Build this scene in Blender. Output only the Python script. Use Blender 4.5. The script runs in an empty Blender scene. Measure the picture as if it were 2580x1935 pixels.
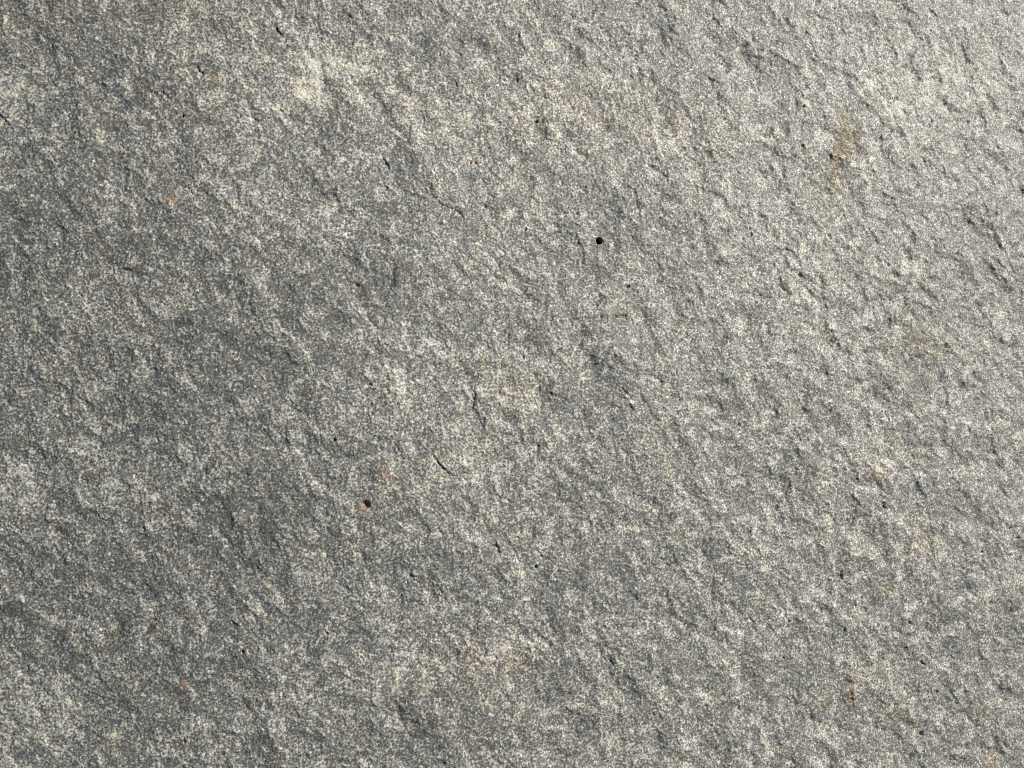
import bpy, math
import numpy as np
from mathutils import Matrix, Vector, Euler

# ------------------------------------------------------------------ camera, sky, sun, exposure
scene = bpy.context.scene
HFOV = math.radians(66.0)
CAM_LOC = Vector((-0.026, -0.002, 0.262))
CAM_ROT = Euler((math.radians(1.5), math.radians(-8.0), 0.0), 'XYZ')
SUN_ELEV, SUN_AZ = 33.0, 34.0            # azimuth counted from +x (right) towards +y (top)
SUN_STRENGTH, SKY_STRENGTH, EXPOSURE = 5.0, 0.05, 0.36

cam_data = bpy.data.cameras.new('camera')
cam = bpy.data.objects.new('camera', cam_data)
scene.collection.objects.link(cam)
cam.location, cam.rotation_euler = CAM_LOC, CAM_ROT
cam_data.sensor_width = 36.0
cam_data.lens = 18.0 / math.tan(HFOV / 2)
cam_data.clip_start, cam_data.clip_end = 0.01, 50.0
cam_data.dof.use_dof = True
cam_data.dof.focus_distance = 0.272
cam_data.dof.aperture_fstop = 32.0
scene.camera = cam

world = bpy.data.worlds.new('World')
scene.world = world
world.use_nodes = True
wn = world.node_tree
wn.nodes.clear()
sky = wn.nodes.new('ShaderNodeTexSky')
sky.sky_type = 'NISHITA'
sky.sun_disc = False
sky.sun_elevation = math.radians(SUN_ELEV)
sky.sun_rotation = math.radians(90.0 - SUN_AZ)
bg = wn.nodes.new('ShaderNodeBackground')
bg.inputs['Strength'].default_value = SKY_STRENGTH
wo = wn.nodes.new('ShaderNodeOutputWorld')
wn.links.new(sky.outputs[0], bg.inputs[0])
wn.links.new(bg.outputs[0], wo.inputs[0])

sun_data = bpy.data.lights.new('sun', 'SUN')
sun_data.energy = SUN_STRENGTH
sun_data.angle = math.radians(0.5)
sun_data.color = (1.0, 0.957, 0.89)
sun = bpy.data.objects.new('sun', sun_data)
scene.collection.objects.link(sun)
e, a = math.radians(SUN_ELEV), math.radians(SUN_AZ)
sdir = Vector((math.cos(e) * math.cos(a), math.cos(e) * math.sin(a), math.sin(e)))
sun.rotation_euler = sdir.to_track_quat('Z', 'Y').to_euler()
sun.location = sdir * 2

vs = scene.view_settings
vs.view_transform = 'Standard'
vs.look = 'None'
vs.exposure = EXPOSURE
vs.gamma = 1.0
vs.use_curve_mapping = False
scene.cycles.use_denoising = False
scene.cycles.filter_width = 0.85

# ------------------------------------------------------------------ photograph measurements -> points on the stone
W, H = 2580.0, 1935.0
FOC = (W / 2) / math.tan(HFOV / 2)
RM = np.array(CAM_ROT.to_matrix())

def dome(x, y):
    """the stone's broad swell: highest left of the middle, falling away to either side"""
    q = (x + 0.055) * math.cos(math.radians(18)) + y * math.sin(math.radians(18))
    p = -(x + 0.055) * math.sin(math.radians(18)) + y * math.cos(math.radians(18))
    return -0.022 * (np.sqrt(1 + (q / 0.105) ** 2) - 1) - 0.06 * p * p

def plane(px, py):
    """a point measured on the photo, as a point of the stone's swelling face (metres)"""
    px, py = np.asarray(px, float), np.asarray(py, float)
    d = np.stack([(px - W / 2) / FOC, -(py - H / 2) / FOC, -np.ones_like(px)], -1) @ RM.T
    z = np.zeros_like(px)
    for _ in range(14):
        t = (CAM_LOC[2] - z) / -d[..., 2]
        x, y = CAM_LOC[0] + d[..., 0] * t, CAM_LOC[1] + d[..., 1] * t
        z = 0.3 * z + 0.7 * dome(x, y)
    return x, y

MM = 0.001
PX = 0.000137           # one photo pixel at the middle of the stone, metres
rng = np.random.default_rng(11)

# ------------------------------------------------------------------ numpy noises
def hash2(ix, iy, seed):
    h = (ix.astype(np.int64) * 374761393 + iy.astype(np.int64) * 668265263 + seed * 2246822519) & 0xFFFFFFFF
    h = ((h ^ (h >> 13)) * 1274126177) & 0xFFFFFFFF
    h = ((h ^ (h >> 16)) * 2654435761) & 0xFFFFFFFF
    return ((h ^ (h >> 15)) & 0xFFFFFF).astype(np.float32) / float(0xFFFFFF)

def perlin(x, y, seed=0):
    ca, sa = math.cos(seed * 2.399 + 0.6), math.sin(seed * 2.399 + 0.6)
    x, y = x * ca - y * sa, x * sa + y * ca          # every layer lies at its own angle
    ix, iy = np.floor(x), np.floor(y)
    fx, fy = (x - ix).astype(np.float32), (y - iy).astype(np.float32)
    ix, iy = ix.astype(np.int64), iy.astype(np.int64)
    u, v = fx * fx * fx * (fx * (fx * 6 - 15) + 10), fy * fy * fy * (fy * (fy * 6 - 15) + 10)
    def g(dx, dy):
        ang = hash2(ix + dx, iy + dy, seed) * (2 * np.pi)
        return np.cos(ang) * (fx - dx) + np.sin(ang) * (fy - dy)
    a = g(0, 0) * (1 - u) + g(1, 0) * u
    b = g(0, 1) * (1 - u) + g(1, 1) * u
    return (a * (1 - v) + b * v) * 1.5

def fbm(x, y, seed, octs=3, gain=0.5):
    s, amp, f = 0, 1.0, 1.0
    for o in range(octs):
        s = s + amp * perlin(x * f + 17.3 * o, y * f - 9.1 * o, seed + o * 7)
        amp *= gain
        f *= 2.03
    return s

def facets(x, y, seed, groove=0.28, keep=0.35, soft=4.0):
    """broken mineral grains: every Voronoi cell is a small tilted facet with its own height"""
    ix, iy = np.floor(x).astype(np.int64), np.floor(y).astype(np.int64)
    best = np.full(x.shape, 9.0, np.float32)
    sec = np.full(x.shape, 9.0, np.float32)
    out = np.zeros(x.shape, np.float32)
    for dx in (-1, 0, 1):
        for dy in (-1, 0, 1):
            jx, jy = ix + dx, iy + dy
            ox = (x - (jx + hash2(jx, jy, seed))).astype(np.float32)
            oy = (y - (jy + hash2(jx, jy, seed + 1))).astype(np.float32)
            d = ox * ox + oy * oy
            t1, t2 = hash2(jx, jy, seed + 2) - 0.5, hash2(jx, jy, seed + 3) - 0.5
            hh = hash2(jx, jy, seed + 4) - 0.5
            m = d < best
            sec = np.where(m, best, np.minimum(sec, d))
            out = np.where(m, hh + 1.3 * (t1 * ox + t2 * oy), out)
            best = np.where(m, d, best)
    edge = np.clip((np.sqrt(sec) - np.sqrt(best)) * soft, 0, 1)
    edge = edge * edge * (3 - 2 * edge)
    return out * (keep + (1 - keep) * edge) - groove * (1 - edge)

# ------------------------------------------------------------------ the grid: fine where the photo looks, coarse towards the rim
def axis(lo, hi, fine, rim_lo, rim_hi, nrim):
    inner = fine
    r0 = lo - (lo - rim_lo) * (np.linspace(1, 0, nrim + 1)[:-1] ** 2.2)
    r1 = hi + (rim_hi - hi) * (np.linspace(0, 1, nrim + 1)[1:] ** 2.2)
    return np.concatenate([r0, inner, r1])

px = np.linspace(-45, W + 45, 1250)
xs = plane(px, np.full_like(px, H / 2))[0]
yt = max(float(plane(q_, -20.0)[1]) for q_ in (-20.0, W / 2, W + 20.0))
yb = min(float(plane(q_, H + 20.0)[1]) for q_ in (-20.0, W / 2, W + 20.0))
ys = np.linspace(yb, yt, 1010)
HX0, HX1, HY0, HY1 = -0.46, 0.50, -0.40, 0.40
xs = axis(xs[0], xs[-1], xs, HX0, HX1, 34)
ys = axis(ys[0], ys[-1], ys, HY0, HY1, 34)
NX, NY = len(xs), len(ys)
X, Y = np.meshgrid(xs, ys)                    # [row y, col x]
U, V = X / PX, Y / PX                         # stone coordinates in photo-pixel units

# rougher to the right, calmer and finer to the left, as the stone is
rough = 1 / (1 + np.exp(-(U - 250) / 420.0))
rough = 0.72 + 0.56 * rough

# bedding grain runs from upper left to lower right
c, s = math.cos(math.radians(-52)), math.sin(math.radians(-52))
wx = 26 * perlin(U / 140, V / 140, 31) + 9 * perlin(U / 38, V / 38, 32)
wy = 26 * perlin(U / 140, V / 140, 41) + 9 * perlin(U / 38, V / 38, 42)
A = (U + wx) * c + (V + wy) * s               # along
B = -(U + wx) * s + (V + wy) * c              # across

def sstep(t, lo, hi):
    t = np.clip((t - lo) / (hi - lo), 0, 1)
    return t * t * (3 - 2 * t)

def terraces(n, sharp=0.80):
    """split bedding: flat scales ending in small ragged steps"""
    f = np.floor(n)
    return f + sstep(n - f, sharp, 1.0) + 0.35 * ((n - f) - sstep(n - f, sharp, 1.0))

Z = 1.9 * perlin(U / 900 + 3.3, V / 900, 1) + 0.80 * perlin(U / 330, V / 330 + 5, 2)
Z += rough * 0.74 * perlin(A / 140, B / 105, 3)
flake = rough * np.clip(rough - 0.15, 0.5, 1.1)
rgx, rgy = 11 * perlin(U / 26, V / 26, 57) + 5 * perlin(U / 11, V / 11, 58), 11 * perlin(U / 26, V / 26, 59) + 5 * perlin(U / 11, V / 11, 60)
Z += flake * 0.80 * facets((A + rgx) / 105 + 3.7, (B + rgy) / 84 + 1.4, 153, 0.05, 0.10, 1.6)
Z += flake * 0.44 * facets((A + rgx) / 47 + 9, (B + rgy) / 38, 160, 0.05, 0.20, 1.8)
Z += rough * 0.17 * facets((A + 0.7 * rgx) / 21, (B + 0.7 * rgy) / 18, 170, 0.06, 0.40, 3.0)
Z += rough * 0.42 * perlin(A / 70, B / 54, 4)
Z += rough * 0.17 * perlin(A / 34, B / 26, 5)
Z += rough * 0.07 * perlin(A / 17, B / 14, 6)
rag = 0.30 * perlin(U / 21, V / 21, 61) + 0.20 * perlin(U / 10, V / 10, 62)
on1 = sstep(perlin(U / 190 + 2, V / 190, 63), -0.25, 0.35)
on2 = sstep(perlin(U / 120, V / 120 + 8, 64), -0.2, 0.3)
Z += rough * on1 * 0.24 * terraces(1.5 * perlin(A / 120 + 4, B / 80, 65) + 0.4 * perlin(A / 45, B / 33, 66) + rag)
Z += rough * on2 * 0.17 * terraces(1.5 * perlin(A / 60 + 4, B / 42, 67) + rag * 1.3)
# a thin pale crust of clustered grains stands proud of the darker stone
CRUST = sstep(fbm(A / 36, B / 27, 140, 3, 0.7) + 0.30 * perlin(A / 150, B / 90, 141), 0.05, 0.50)
Z += 0.12 * CRUST
Z += (0.09 + 0.09 * rough) * facets((U + 0.35 * wx) / 5.4, (V + 0.35 * wy) / 5.4, 50)
Z += 0.060 * perlin(U / 4.6, V / 4.6, 8)
Z = Z * MM + dome(X, Y)

LIGHT = np.array([math.cos(a), math.sin(a)])

def window(x0, x1, y0, y1):
    i0, i1 = np.searchsorted(xs, [x0, x1])
    j0, j1 = np.searchsorted(ys, [y0, y1])
    return slice(max(j0 - 1, 0), j1 + 1), slice(max(i0 - 1, 0), i1 + 1)

def scallop(x, y, ang, half, length, depth):
    """a spalled scale: a steep curved lip (half-width `half`), floor rising again over `length`"""
    r = max(half, length) * 1.5
    w = window(x - r, x + r, y - r, y + r)
    dx, dy = X[w] - x, Y[w] - y
    p = dx * math.cos(ang) + dy * math.sin(ang)       # towards the lip
    q = -dx * math.sin(ang) + dy * math.cos(ang)
    q = q + 0.2 * half * perlin(X[w] / half * 0.8, Y[w] / half * 0.8, 71)
    lip = -0.35 * half * (q / half) ** 2 + 0.14 * half * perlin(X[w] / half * 2.4 + 9, Y[w] / half * 2.4, 72)
    t = (lip - p) / length
    edge = 1 / (1 + np.exp(-np.clip((lip - p) / (1.1 * PX), -30, 30)))
    fall = np.exp(-np.clip(t, 0, 9) * 2.2) * np.clip(1 - (q / half) ** 2, 0, 1) ** 0.8
    Z[w] -= depth * edge * fall

def crack(pts, depth, length=15.0, width=1.35):
    """a lip or crevice measured on the photo: high on the light side, broken away on the other"""
    gx, gy = plane([p[0] for p in pts], [p[1] for p in pts])
    P = np.stack([gx, gy], -1)
    L = length * PX
    w = window(P[:, 0].min() - 4 * L, P[:, 0].max() + 4 * L, P[:, 1].min() - 4 * L, P[:, 1].max() + 4 * L)
    x = X[w] + 2.4 * PX * perlin(U[w] / 8, V[w] / 8, 81)
    y = Y[w] + 2.4 * PX * perlin(U[w] / 8, V[w] / 8, 82)
    seg = np.linalg.norm(np.diff(P, axis=0), axis=1)
    cum = np.concatenate([[0], np.cumsum(seg)])
    best = np.full(x.shape, 9.0)
    sd = np.zeros(x.shape)
    tt = np.zeros(x.shape)
    for k in range(len(seg)):
        d = P[k + 1] - P[k]
        t = np.clip(((x - P[k, 0]) * d[0] + (y - P[k, 1]) * d[1]) / (seg[k] ** 2), 0, 1)
        ex, ey = x - P[k, 0] - t * d[0], y - P[k, 1] - t * d[1]
        dist = np.hypot(ex, ey)
        n = np.array([d[1], -d[0]]) / seg[k]
        if n @ LIGHT < 0:
            n = -n
        m = dist < best
        best = np.where(m, dist, best)
        sd = np.where(m, ex * n[0] + ey * n[1], sd)
        tt = np.where(m, (cum[k] + t * seg[k]) / cum[-1], tt)
    heavy = 0.75 + 0.5 * math.sin(pts[0][0] * 1.7 + pts[0][1])
    taper = np.clip(np.sin(np.pi * np.clip(0.03 + 0.94 * tt, 0, 1) ** heavy), 0, 1) * (0.78 + 0.6 * perlin(tt * len(pts) * 1.9 + pts[0][0], tt, 83))
    over = np.maximum(best - np.abs(sd), 0)                     # beyond the ends
    endf = np.exp(-(over / (2.5 * PX)) ** 2)
    side = 1 / (1 + np.exp(np.clip(sd / (0.8 * PX), -30, 30)))
    g = depth * MM * taper * endf
    Z[w] -= g * 0.36 * side * np.exp(-best / L)                 # spalled low side
    Z[w] -= g * 0.46 * np.exp(-((sd + 1.0 * PX) / (width * PX)) ** 2) * (best < 12 * PX) * (sd < 4 * PX)
    Z[w] += g * 0.12 * (1 - side) * np.exp(-best / (0.8 * L))    # raised lip

def pore(x, y, r, depth):
    w = window(x - 4 * r, x + 4 * r, y - 4 * r, y + 4 * r)
    d = np.hypot(X[w] - x, Y[w] - y) / r
    d = d * (1 + 0.3 * perlin(X[w] / r, Y[w] / r, 91))
    Z[w] -= depth / (1 + np.exp(np.clip((d - 1) * 6, -30, 30)))

# the lips and crevices one can pick out on the photograph
CRACKS = [
 ([(696,66),(706,80),(719,93),(722,107)],1.5), ([(478,157),(496,163),(503,177),(517,183)],1.3),
 ([(404,229),(420,239),(435,253),(443,268)],1.0), ([(513,249),(523,260)],1.0), ([(603,284),(607,296)],.9),
 ([(642,297),(657,305)],.9), ([(0,288),(17,305),(29,327)],.9), ([(505,459),(511,478)],.7),
 ([(864,27),(879,35),(893,54)],.8), ([(1148,198),(1155,218)],1.0), ([(963,389),(973,408),(984,426)],1.5),
 ([(963,457),(980,474)],1.0), ([(1100,505),(1132,521),(1155,529),(1167,544),(1171,564),(1177,571)],1.2),
 ([(1303,187),(1309,202)],.9), ([(1435,249),(1447,268),(1451,280),(1445,299)],1.0),
 ([(1583,319),(1614,334),(1641,342),(1671,344)],.6), ([(1684,222),(1700,233),(1704,245)],1.0),
 ([(1517,412),(1523,447)],.7), ([(1459,610),(1468,622)],.9),
 ([(2089,126),(2093,140)],1.0), ([(1940,148),(1944,167),(1938,181)],1.0),
 ([(1778,187),(1806,206),(1827,226),(1841,245)],1.3), ([(2031,76),(2043,87)],1.1), ([(2097,17),(2113,31)],.9),
 ([(2241,2),(2257,6),(2292,2)],.9), ([(2334,12),(2354,27),(2365,43)],1.5), ([(2443,171),(2449,202)],.9),
 ([(2319,95),(2334,105)],.9), ([(2047,288),(2045,311)],1.0), ([(2017,365),(2031,383)],1.2),
 ([(2334,397),(2340,424),(2346,439)],1.5), ([(2245,494),(2264,509)],1.0), ([(2365,472),(2381,486)],1.0),
 ([(2268,531),(2282,540),(2280,564)],1.2), ([(2385,537),(2390,550),(2395,568)],1.5),
 ([(2109,525),(2124,537),(2130,560),(2132,599),(2136,626)],1.1), ([(2253,268),(2276,272),(2295,292)],.8),
 ([(2346,288),(2361,311),(2381,342)],1.0), ([(1817,315),(1837,330)],.9), ([(2556,303),(2571,322)],.9),
 ([(1906,350),(1925,345)],.5), ([(895,713),(911,721),(918,738)],1.2), ([(1058,760),(1078,773),(1089,783)],.8),
 ([(1284,836),(1282,871)],1.1), ([(934,968),(947,983)],1.2), ([(1194,983),(1202,1003)],.9),
 ([(1197,1005),(1192,1025),(1188,1045)],1.3), ([(1505,793),(1527,800)],1.2),
 ([(1540,789),(1556,800),(1571,792),(1597,801)],1.4), ([(1504,762),(1509,775)],1.0),
 ([(1638,760),(1661,762)],.9), ([(1653,948),(1672,968)],1.1), ([(1567,979),(1583,995),(1598,1003)],1.1),
 ([(1579,1006),(1590,1025),(1602,1045)],1.2), ([(1081,1135),(1097,1154),(1120,1182),(1132,1193),(1155,1205)],1.2),
 ([(1794,1057),(1806,1071)],1.4), ([(1860,1065),(1866,1080)],1.4), ([(2006,1092),(2015,1108),(2019,1127)],1.2),
 ([(2027,1077),(2037,1098)],1.1), ([(2091,1028),(2089,1049)],1.0), ([(2120,1123),(2136,1154)],1.1),
 ([(2208,1187),(2222,1197)],1.3), ([(2439,1073),(2445,1096)],1.5), ([(2439,1154),(2447,1189)],1.5),
 ([(2225,1263),(2233,1287)],1.3), ([(1903,1201),(1895,1232)],1.0), ([(1914,1205),(1926,1217)],.8),
 ([(2358,816),(2404,847),(2431,855)],.9), ([(2066,661),(2068,700),(2068,742)],.8), ([(2225,657),(2245,672)],.9),
 ([(2315,649),(2358,672)],.8), ([(2532,649),(2556,684)],1.0), ([(2202,770),(2198,820)],.7),
 ([(2455,933),(2466,968)],1.0), ([(2556,805),(2554,820)],1.1), ([(2150,780),(2165,800)],1.0),
 ([(583,1566),(607,1578)],.9), ([(813,1585),(832,1597)],.9), ([(463,1858),(468,1873)],.8), ([(560,1263),(564,1271)],.9),
 ([(1249,1364),(1258,1387),(1262,1407)],1.3), ([(1299,1387),(1311,1426)],1.1), ([(1358,1389),(1373,1411)],1.1),
 ([(1358,1364),(1357,1375)],1.1), ([(1097,1465),(1109,1484),(1128,1512)],1.2), ([(1039,1449),(1054,1457)],1.1),
 ([(1439,1749),(1444,1762)],1.1), ([(1521,1578),(1552,1597)],.9), ([(1188,1893),(1184,1908)],1.0),
 ([(1155,1808),(1153,1835)],.8), ([(1248,1650),(1254,1665)],.8), ([(2124,1438),(2126,1455),(2128,1473)],1.5),
 ([(2175,1457),(2187,1469)],1.6), ([(2159,1510),(2163,1535),(2169,1554)],1.4), ([(2074,1537),(2072,1554)],1.4),
 ([(1891,1558),(1909,1576)],1.3), ([(1910,1576),(1926,1558)],.8), ([(2080,1572),(2099,1587)],1.4),
 ([(2130,1583),(2140,1595)],1.2), ([(2080,1600),(2086,1610)],1.1), ([(2286,1562),(2307,1578)],1.2),
 ([(2362,1578),(2368,1588)],1.0), ([(2216,1613),(2224,1632)],.9), ([(2474,1383),(2476,1395)],1.4),
 ([(2480,1519),(2486,1535)],1.3), ([(2319,1663),(2338,1679)],1.3), ([(2296,1650),(2304,1664)],1.2),
 ([(2146,1737),(2149,1755),(2152,1776)],1.5), ([(1788,1733),(1784,1768)],.6), ([(1774,1772),(1790,1788)],.8),
 ([(2565,1345),(2563,1360)],1.2), ([(2440,1873),(2438,1890)],1.1), ([(1880,1610),(1878,1630)],.7),
 ([(2020,1490),(2040,1515)],.7), ([(2140,1440),(2146,1448)],.8), ([(2402,1655),(2410,1668)],1.0),
]
for pts, d in CRACKS:
    crack(pts, d * (1.0 + 0.0 * min(max((pts[0][0] - 1300) / 900.0, 0), 1)))
# small unnamed scales, thick on the right-hand half
n = 0
while n < 260:
    ux, vy = rng.uniform(-1500, 1600), rng.uniform(-1150, 1150)
    if rng.random() > (0.16 + 0.84 / (1 + math.exp(-(ux - 350) / 260.0))):
        continue
    n += 1
    hw = rng.lognormal(2.3, 0.65) * PX
    scallop(ux * PX, vy * PX, a + rng.normal(0.0, 0.8), hw, hw * rng.uniform(1.0, 2.6), MM * rng.uniform(0.08, 0.26) * (hw / PX / 9) ** 0.5)
# pin-holes
PORES = [(1455,537,3.2),(1459,547,2.2),(1354,301,4),(1346,220,3.5),(1535,220,3),(1109,134,3),(1161,132,2.6),
 (1325,577,3.4),(1224,517,2.6),(1187,406,4),(1200,406,3.5),(2025,268,4.5),(612,1642,4),(2363,1745,5),(2323,1850,6),
 (1352,1430,4),(1583,721,4),(2085,1075,2.6),(461,291,3.5),(2110,425,3),(844,1108,5),(1320,900,3),(1258,990,2.6),
 (1226,1096,3),(1545,690,2),(2390,1045,3),(2055,290,2.5),(1979,1662,3),(1992,1568,3.4),(2474,1390,3)]
for u, v, r in PORES:
    gx, gy = plane(u, v)
    pore(float(gx), float(gy), 0.72 * r * PX, 2.4 * r * PX)
for k in range(50):
    ux, vy = rng.uniform(-1500, 1600), rng.uniform(-1150, 1150)
    if rng.random() < 0.25 + 0.75 / (1 + math.exp(-(ux - 450) / 250.0)):
        r = rng.uniform(1.0, 2.0)
        pore(ux * PX, vy * PX, r * PX, 2.6 * r * PX)

# ------------------------------------------------------------------ mineral patches (the stone's own colour) and painted upper-right glare, as masks on the vertices
def blob(lst, seed, warp=0.55):
    m = np.zeros_like(X, dtype=np.float32)
    n1 = fbm(U / 60, V / 60, seed, 3, 0.6)
    n2 = fbm(U / 60 + 7, V / 60 + 3, seed + 50, 3, 0.6)
    for it in lst:
        u, v, ru, rv, k = it[:5]
        ang = math.radians(it[5]) if len(it) > 5 else 0.0
        gx, gy = plane(u, v)
        R = 3.2 * max(ru, rv) * PX
        w = window(float(gx) - R, float(gx) + R, float(gy) - R, float(gy) + R)
        dx = (X[w] - gx) / PX + warp * min(ru, rv, 60) * n1[w]
        dy = (Y[w] - gy) / PX + warp * min(ru, rv, 60) * n2[w]
        p, q = dx * math.cos(ang) + dy * math.sin(ang), -dx * math.sin(ang) + dy * math.cos(ang)
        m[w] += k * np.exp(-((p / ru) ** 2 + (q / rv) ** 2))
    return m

D = 2580 / 2212.0
def dsp(lst):
    return [(l[0] * D, l[1] * D, l[2] * D, l[3] * D) + tuple(l[4:]) for l in lst]

PALE = blob(dsp([
 (672,175,24,50,1.5), (735,142,62,18,1.4), (690,205,50,26,.6), (15,205,42,45,1.2), (980,240,230,80,.25), (1250,210,140,70,.25), (620,215,70,40,.3),
 (1440,290,110,50,.3), (845,805,28,38,.4), (1090,840,90,50,.45), (985,1005,70,40,.75), (1735,590,70,90,.4), (1640,420,120,80,.25),
 (1890,970,70,60,.6), (1110,1410,42,34,.75), (70,1560,120,80,.5), (540,1560,90,60,.4), (1400,930,35,40,.45), (255,630,120,60,.3),
 (110,1480,60,40,.35), (30,1080,50,70,.6), (1960,200,180,110,.55), (2090,180,130,90,.45), (1350,640,60,35,.35), (300,1130,60,40,.2),  # the two broad upper-right blobs paint sun glare into the colour
 (480,470,60,40,.25), (740,120,140,60,.3), (690,520,50,60,.3), (700,900,50,40,.3), (250,1590,14,12,1.6), (470,120,120,50,.2),
 (830,1440,50,60,.35), (620,1430,60,60,.2), (2000,1200,120,80,.2), (1270,360,80,50,.2), (1540,760,100,60,.15), (150,760,90,60,.2),
 (430,660,50,40,-.35), (750,630,120,60,-.45), (520,770,130,70,-.35), (430,1140,90,60,-.5), (1010,455,70,45,-.45), (690,260,70,60,-.45),
 (60,470,90,110,-.45), (270,520,130,60,-.4), (560,1160,80,50,-.35), (330,900,140,60,-.35), (40,960,60,40,-.4), (620,1080,100,50,-.3),
 (880,620,80,60,-.35), (1300,860,90,50,-.3), (930,1230,110,60,-.3), (240,1260,80,50,-.4), (60,1330,50,60,-.5), (300,200,90,60,-.3),
 (720,1380,70,50,-.35), (250,100,60,50,-.25), (900,330,50,40,-.3), (1000,100,90,60,-.25), (1530,330,80,40,-.2), (1420,520,80,50,-.15),
 (1740,1440,90,60,-.3), (1420,1440,110,60,-.25), (1650,1500,90,60,-.2), (950,1600,80,40,-.3), (1850,690,50,40,-.35), (1990,790,60,40,-.25),
 (1300,1230,120,50,-.2), (1560,1100,90,50,-.15), (480,1480,50,50,-.4), (150,1420,80,30,-.4), (650,1600,70,40,-.3), (1900,1480,90,50,-.15)]), 120)
WARM = blob(dsp([
 (70,30,120,60,.5), (260,20,120,40,.55), (430,10,90,30,.5), (420,190,150,70,.45), (980,240,200,80,.55), (1250,240,160,90,.6), (1430,260,120,70,.5),
 (700,110,80,60,.4), (1100,840,90,60,.5), (985,1000,80,50,.5), (1415,920,50,60,.6), (1960,740,90,120,.5), (1790,1000,90,80,.35), (980,1480,120,70,.2),
 (1060,1430,60,60,.5), (1120,1420,50,40,.5), (1980,1150,90,60,.5), (1900,1480,90,60,.45), (860,1035,60,40,.5), (300,640,120,70,.25), (370,430,60,40,.35),
 (140,800,90,60,.25), (310,1090,40,30,.3), (1350,640,70,50,.45), (1540,270,100,80,.4), (1780,430,90,70,.35), (2150,1610,40,60,.5), (1300,1600,150,60,.3)]), 220)
RUST = blob([
 (2124,298,16,22,1.0), (2142,335,26,36,.70), (2122,370,24,34,.65), (2108,408,13,24,1.1,-20), (2106,442,20,26,.80), (2085,490,50,34,.28), (2160,378,26,28,.40),
 (2124,370,34,95,.30),
 (2146,1737,12,30,.8), (2150,1770,14,16,.9), (2089,1776,30,18,.5), (2260,1807,40,40,.35), (2466,1807,18,26,.5), (2509,1916,24,24,.6),
 (1218,913,16,10,.6), (1183,1737,40,20,.25), (1054,1737,20,10,.5), (1183,1660,18,40,.3), (2237,1477,14,9,.5), (2200,1462,20,6,.4),
 (2326,1368,40,24,.35), (2212,1195,30,16,.55), (2330,870,60,60,.3), (490,165,16,12,.3), (229,1197,22,10,.5), (280,1605,30,10,.45), (2560,480,16,10,.4),
 (1560,795,34,10,.3), (1310,965,30,24,.25), (1800,380,20,14,.2), (2180,640,30,40,.15)], 320, .7)
ORNG = blob([
 (432,502,7,11,1.3,30), (832,783,6,8,1.6), (968,1203,12,8,1.3), (992,1196,5,5,1.0), (955,1216,8,4,.8), (1210,640,5,9,1.0), (1257,535,5,8,.9), (1159,589,6,8,.8),
 (1552,587,12,8,.6), (1491,628,4,5,1.0), (1490,590,5,5,.5), (465,1729,5,13,1.3,12), (1295,14,8,8,.6), (2183,1519,10,14,.6), (2240,1478,8,10,.7),
 (1494,1794,6,5,.8), (391,1604,6,6,.8), (2425,1108,8,5,.8), (2140,773,10,5,.6), (1250,1400,8,8,.5), (1190,412,14,7,.7), (660,1735,10,5,.5), (1295,1716,5,5,.8), (914,1282,13,8,.8,-40)], 420, .35)

# ------------------------------------------------------------------ materials
def nd(nt, kind, **kw):
    n = nt.nodes.new(kind)
    for k, v in kw.items():
        if k in n.inputs:
            n.inputs[k].default_value = v
        else:
            setattr(n, k, v)
    return n

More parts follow.
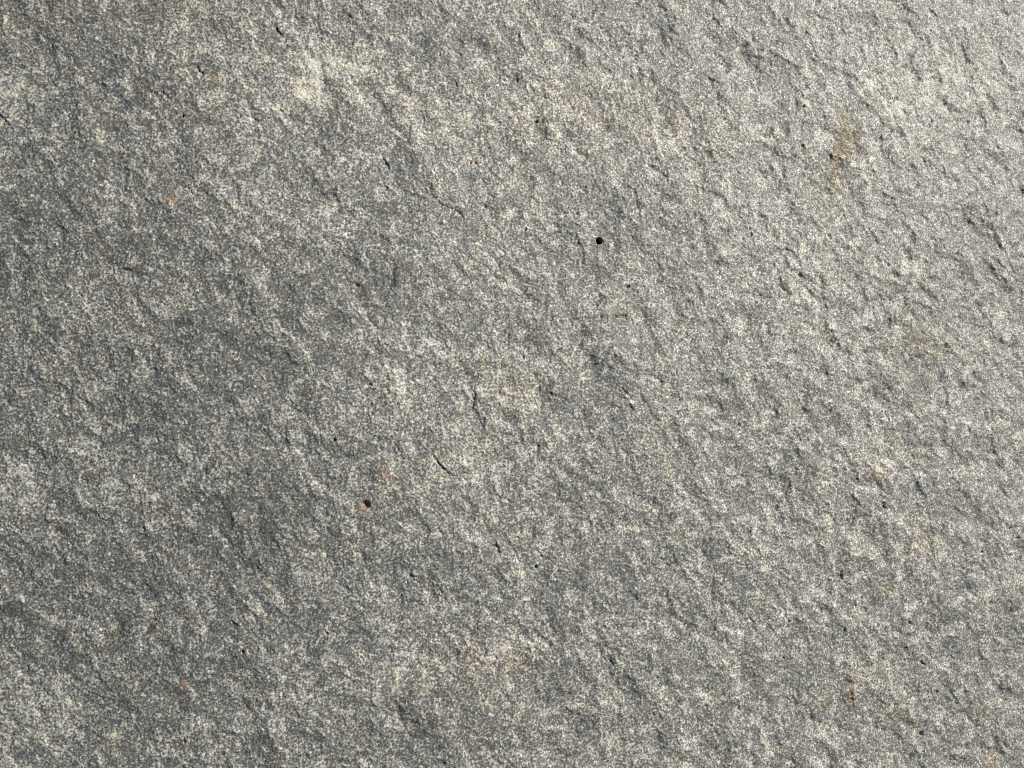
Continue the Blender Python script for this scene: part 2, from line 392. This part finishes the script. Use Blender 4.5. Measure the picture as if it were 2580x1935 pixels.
def stone_material():
    m = bpy.data.materials.new('speckled_grey_stone')
    m.use_nodes = True
    nt = m.node_tree
    nt.nodes.clear()
    L = nt.links.new
    out = nd(nt, 'ShaderNodeOutputMaterial')
    bs = nd(nt, 'ShaderNodeBsdfPrincipled')
    L(bs.outputs[0], out.inputs[0])
    tc = nd(nt, 'ShaderNodeTexCoord')
    co = tc.outputs['Object']

    def noise(scale_px, detail=2.0, rough=0.6, off=0.0):
        mp = nd(nt, 'ShaderNodeMapping')
        mp.inputs['Location'].default_value = (off, off * 0.7, 0)
        L(co, mp.inputs['Vector'])
        n = nd(nt, 'ShaderNodeTexNoise')
        n.inputs['Scale'].default_value = 1.0 / (scale_px * PX)
        n.inputs['Detail'].default_value = detail
        n.inputs['Roughness'].default_value = rough
        L(mp.outputs[0], n.inputs['Vector'])
        return n.outputs['Fac']

    def math2(op, a, b, clamp=False):
        n = nd(nt, 'ShaderNodeMath', operation=op, use_clamp=clamp)
        for i, v in enumerate((a, b)):
            if isinstance(v, (int, float)):
                n.inputs[i].default_value = v
            else:
                L(v, n.inputs[i])
        return n.outputs[0]

    def ramp(fac, stops):
        n = nd(nt, 'ShaderNodeValToRGB')
        cr = n.color_ramp
        while len(cr.elements) < len(stops):
            cr.elements.new(0.5)
        for el, (p, c) in zip(cr.elements, stops):
            el.position = p
            el.color = (*c, 1) if not isinstance(c, float) else (c, c, c, 1)
        L(fac, n.inputs[0])
        return n.outputs[0]

    def mix(fac, A_, B_, mode='MIX'):
        n = nd(nt, 'ShaderNodeMix', data_type='RGBA', blend_type=mode)
        for i, v in ((0, fac), (6, A_), (7, B_)):
            if isinstance(v, (int, float)):
                n.inputs[i].default_value = v
            elif isinstance(v, tuple):
                n.inputs[i].default_value = (*v, 1)
            else:
                L(v, n.inputs[i])
        return n.outputs[2]

    def attr(name):
        return nd(nt, 'ShaderNodeAttribute', attribute_name=name).outputs['Fac']

    vor = nd(nt, 'ShaderNodeTexVoronoi')
    vor.inputs['Scale'].default_value = 1.0 / (4.6 * PX)
    L(co, vor.inputs['Vector'])
    sep = nd(nt, 'ShaderNodeSeparateColor')
    L(vor.outputs['Color'], sep.inputs[0])
    # grains: noise clumps broken up by single crystals
    g = math2('MULTIPLY', math2('SUBTRACT', noise(5.2, 2.0, 0.6), 0.5), 1.70)
    g = math2('ADD', g, math2('MULTIPLY', math2('SUBTRACT', sep.outputs[0], 0.5), 0.36))
    g = math2('ADD', g, math2('MULTIPLY', math2('SUBTRACT', noise(55, 4.0, 0.68, 0.3), 0.5), 0.46))
    g = math2('ADD', g, math2('MULTIPLY', math2('SUBTRACT', noise(420, 2.0, 0.5, 0.9), 0.5), 0.22))
    g = math2('ADD', g, math2('MULTIPLY', math2('SUBTRACT', attr('crust'), 0.38), 0.20))
    g = math2('ADD', g, math2('MULTIPLY', attr('pale'), math2('MULTIPLY', noise(30, 3.0, 0.7, 4.4), 0.42)))
    g = math2('ADD', g, 0.5)
    col = ramp(g, [(0.15, (0.068, 0.070, 0.066)), (0.40, (0.118, 0.119, 0.112)), (0.56, (0.215, 0.213, 0.198)),
                   (0.72, (0.350, 0.344, 0.304)), (0.95, (0.53, 0.522, 0.465))])
    # hue drift: bluish greys, cream and pinkish grains
    hue = ramp(noise(38, 3.0, 0.7, 1.7), [(0.30, (0.97, 1.0, 1.01)), (0.48, (1.0, 1.0, 1.0)), (0.62, (1.03, 1.0, 0.93)), (0.80, (1.06, 0.98, 0.91))])
    col = mix(1.0, col, hue, 'MULTIPLY')
    gh = ramp(sep.outputs[1], [(0.0, (0.98, 1.0, 1.01)), (0.6, (1.0, 1.0, 0.98)), (0.86, (1.05, 1.02, 0.85)), (1.0, (1.08, 0.98, 0.88))])
    col = mix(0.8, col, gh, 'MULTIPLY')
    warm = math2('MULTIPLY', attr('warm'), 0.62, True)
    col = mix(warm, col, mix(1.0, col, (1.09, 0.985, 0.90), 'MULTIPLY'))
    # iron staining and orange specks soak single grains
    brk = ramp(noise(11, 3.0, 0.7, 2.4), [(0.30, 0.15), (0.62, 1.0)])
    rust = math2('MULTIPLY', math2('MULTIPLY', attr('rust'), 1.5), brk, True)
    col = mix(rust, col, mix(1.0, col, (0.82, 0.655, 0.40), 'MULTIPLY'))
    org = math2('MULTIPLY', attr('orange'), brk, True)
    col = mix(math2('MULTIPLY', org, 0.62), col, (0.38, 0.19, 0.085))
    L(col, bs.inputs['Base Color'])
    ro = ramp(sep.outputs[2], [(0.0, 0.38), (0.15, 0.60), (1.0, 0.85)])
    L(ro, bs.inputs['Roughness'])
    bs.inputs['Specular IOR Level'].default_value = 0.62
    # sub-grain relief
    bp = nd(nt, 'ShaderNodeBump')
    bp.inputs['Strength'].default_value = 0.75
    bp.inputs['Distance'].default_value = 0.00022
    L(noise(4.2, 3.0, 0.65, 3.1), bp.inputs['Height'])
    L(bp.outputs[0], bs.inputs['Normal'])
    return m

stone_mat = stone_material()

# ------------------------------------------------------------------ the slab, and its parts cut out of the same face
ATTR = {'pale': PALE, 'warm': WARM, 'rust': RUST, 'orange': ORNG, 'crust': CRUST}

def set_attrs(me, flat_idx):
    for nme, arr in ATTR.items():
        at = me.attributes.new(nme, 'FLOAT', 'POINT')
        at.data.foreach_set('value', arr.ravel()[flat_idx].astype(np.float32))

def build(name, verts, quads, idx, parent=None):
    me = bpy.data.meshes.new(name)
    me.vertices.add(len(verts))
    me.vertices.foreach_set('co', verts.astype(np.float32).ravel())
    nq = len(quads)
    me.loops.add(nq * 4)
    me.loops.foreach_set('vertex_index', quads.astype(np.int32).ravel())
    me.polygons.add(nq)
    me.polygons.foreach_set('loop_start', np.arange(0, nq * 4, 4, dtype=np.int32))
    me.polygons.foreach_set('use_smooth', np.ones(nq, bool))
    me.update(calc_edges=True)
    set_attrs(me, idx)
    me.materials.append(stone_mat)
    ob = bpy.data.objects.new(name, me)
    scene.collection.objects.link(ob)
    ob.parent = parent
    return ob

# holes bored into the stone: faces taken out of the top, a lined shaft put in
HOLES = [(1511.5, 605.5, 9.8, 9.0, 'round black hole, the deepest one in the stone', 5),
         (922.0, 1271.0, 10.5, 2.3, 'small round pit with an ochre brown rim and floor', 6)]
jj, ii = np.meshgrid(np.arange(NY - 1), np.arange(NX - 1), indexing='ij')
v00 = jj * NX + ii
QUADS = np.stack([v00, v00 + 1, v00 + NX + 1, v00 + NX], -1).reshape(-1, 4)
face_id = np.zeros((NY - 1, NX - 1), np.int32)
FX, FY = (X[:-1, :-1] + X[1:, 1:]) / 2, (Y[:-1, :-1] + Y[1:, 1:]) / 2
for u, v, r, d, lab, sd in HOLES:
    gx, gy = plane(u, v)
    face_id[np.hypot(FX - gx, FY - gy) < 1.18 * r * PX] = -1

def cut(mask_arr, thr, u, v, rad, ident):
    gx, gy = plane(u, v)
    mk = (mask_arr[:-1, :-1] + mask_arr[1:, 1:]) / 2 > thr
    face_id[mk & (np.hypot(FX - gx, FY - gy) < rad * PX) & (face_id == 0)] = ident

PARTS = [('rust_stain', RUST, .42, 2122, 370, 125, 'brown rust stain, the long one near the upper right'),
         ('rust_stain', RUST, .36, 2148, 1752, 60, 'brown rust stain along a short crack at lower right'),
         ('orange_speck', ORNG, .4, 432, 502, 30, 'pale orange speck at upper left'),
         ('orange_speck', ORNG, .4, 832, 783, 30, 'bright orange speck left of centre'),
         ('orange_speck', ORNG, .4, 970, 1205, 36, 'orange speck cluster above the ochre pit'),
         ('orange_speck', ORNG, .4, 465, 1729, 30, 'thin orange speck at lower left'),
         ('pale_patch', PALE, .62, 805, 192, 120, 'chalky white patch at upper left'),
         ('pale_patch', PALE, .62, 18, 240, 90, 'pinkish white patch at the left edge')]
for k, (nme, arr, thr, u, v, rad, lab) in enumerate(PARTS):
    cut(arr, thr, u, v, rad, k + 1)

VERTS = np.stack([X, Y, Z], -1).reshape(-1, 3)
fid = face_id.ravel()

def sub(ids, name, parent=None, extra=None):
    q = QUADS[fid == ids]
    used, inv = np.unique(q, return_inverse=True)
    return build(name, VERTS[used], inv.reshape(-1, 4), used, parent)

# main body: top face plus sides and underside
q0 = QUADS[fid == 0]
used, inv = np.unique(q0, return_inverse=True)
q0 = inv.reshape(-1, 4)
remap = {int(g): k for k, g in enumerate(used[:0])}
pos = np.searchsorted(used, np.concatenate([
    np.arange(NX), np.arange(1, NY) * NX + NX - 1,
    (NY - 1) * NX + np.arange(NX - 2, -1, -1), np.arange(NY - 2, 0, -1) * NX]))
tv = VERTS[used]
rimv = tv[pos]
rings, rq, base = [], [], len(tv)
prev = pos
nr = len(pos)
ridx = used[pos]
for k, (zz, outw) in enumerate([(-0.004, 1.006), (-0.02, 1.012), (-0.05, 1.008), (-0.085, 0.99), (-0.09, 0.2)]):
    ring = rimv.copy()
    ring[:, :2] *= outw
    wob = perlin(ring[:, 0] / 0.03, ring[:, 1] / 0.03 + k, 300 + k)
    ring[:, :2] *= (1 + 0.006 * wob)[:, None]
    ring[:, 2] = rimv[:, 2] * (1 - k / 4.0) + (-0.19 + zz) * (k / 4.0) + (zz if k < 2 else 0) + 0.003 * wob
    cur = base + np.arange(nr)
    rq.append(np.stack([prev, cur, np.roll(cur, -1), np.roll(prev, -1)], -1))
    rings.append(ring)
    base += nr
    prev = cur
# close the underside with a strip of quads across the last small ring
cap = []
for k in range(nr // 2 - 1):
    cap.append((prev[k], prev[nr - 1 - k], prev[nr - 2 - k], prev[k + 1]))
allv = np.concatenate([tv] + rings)
allq = np.concatenate([q0] + rq + [np.array(cap)])
alli = np.concatenate([used] + [ridx] * len(rings))
slab = build('flat_stone', allv, allq, alli)
slab['label'] = 'rough speckled grey stone slab with a small round black hole, filling the picture'
slab['category'] = 'stone'
slab['kind'] = 'thing'

for k, (nme, arr, thr, u, v, rad, lab) in enumerate(PARTS):
    if (fid == k + 1).any():
        o = sub(k + 1, nme, slab)
        o['label'] = lab

def sample(arr, x, y):
    i = np.clip(np.searchsorted(xs, x) - 1, 0, NX - 2)
    j = np.clip(np.searchsorted(ys, y) - 1, 0, NY - 2)
    fx, fy = (x - xs[i]) / (xs[i + 1] - xs[i]), (y - ys[j]) / (ys[j + 1] - ys[j])
    return (arr[j, i] * (1 - fx) * (1 - fy) + arr[j, i + 1] * fx * (1 - fy) + arr[j + 1, i] * (1 - fx) * fy + arr[j + 1, i + 1] * fx * fy)

for u, v, r, depth, lab, sd in HOLES:
    gx, gy = (float(t) for t in plane(u, v))
    NA = 56
    th = np.linspace(0, 2 * np.pi, NA, endpoint=False)
    wob = 1 + 0.07 * perlin(np.cos(th) * 1.4 + 5, np.sin(th) * 1.4, sd) + 0.05 * perlin(np.cos(th) * 4, np.sin(th) * 4 + 3, sd)
    R = r * PX
    deep = depth > 5
    if deep:
        prof = [(1.75, -0.02, 1), (1.5, 0.0, 1), (1.3, 0.0, 1), (1.12, 0.0, 1), (1.0, 0.06, 1), (0.96, 0.4, 0), (0.95, 1.5, 0), (0.93, 3.5, 0), (0.85, 6.5, 0), (0.5, 8.6, 0), (0.02, 9.0, 0)]
    else:
        prof = [(1.75, -0.02, 1), (1.5, 0.0, 1), (1.3, 0.02, 1), (1.12, 0.08, 1), (1.0, 0.25, 1), (0.92, 0.6, 0), (0.82, 0.95, 0), (0.65, 1.2, 0), (0.42, 1.4, 0), (0.2, 1.5, 0), (0.02, 1.5, 0)]
    z0 = float(np.median(sample(Z, gx + 1.3 * R * np.cos(th), gy + 1.3 * R * np.sin(th))))
    vv = []
    for rr, dd, on in prof:
        x, y = gx + rr * R * wob * np.cos(th), gy + rr * R * wob * np.sin(th)
        zs = sample(Z, x, y) if on else np.full(NA, z0)
        if rr > 1.7:
            zs = zs - 0.00012
        jit = 0 if on else 0.26 * perlin(np.cos(th) * 3 + dd * 2, np.sin(th) * 3 + dd, sd + 9)
        vv.append(np.stack([x, y, zs - (dd + jit) * MM], -1))
    vv = np.concatenate(vv)
    k = np.arange(NA)
    qq = np.concatenate([np.stack([n_ * NA + k, (n_ + 1) * NA + k, (n_ + 1) * NA + (k + 1) % NA, n_ * NA + (k + 1) % NA], -1) for n_ in range(len(prof) - 1)])
    ii_ = np.clip(np.searchsorted(xs, vv[:, 0]), 0, NX - 1)
    jj_ = np.clip(np.searchsorted(ys, vv[:, 1]), 0, NY - 1)
    o = build('hole', vv, qq[:, ::-1], jj_ * NX + ii_, slab)
    o['label'] = lab
    if not deep:
        n_at = len(vv)
        rad = np.hypot(vv[:, 0] - gx, vv[:, 1] - gy) / R
        o.data.attributes['orange'].data.foreach_set('value', np.where(rad < 1.0, 0.6, 0.03).astype(np.float32))
        o.data.attributes['pale'].data.foreach_set('value', np.where(rad < 1.12, -0.3, 0.1).astype(np.float32))
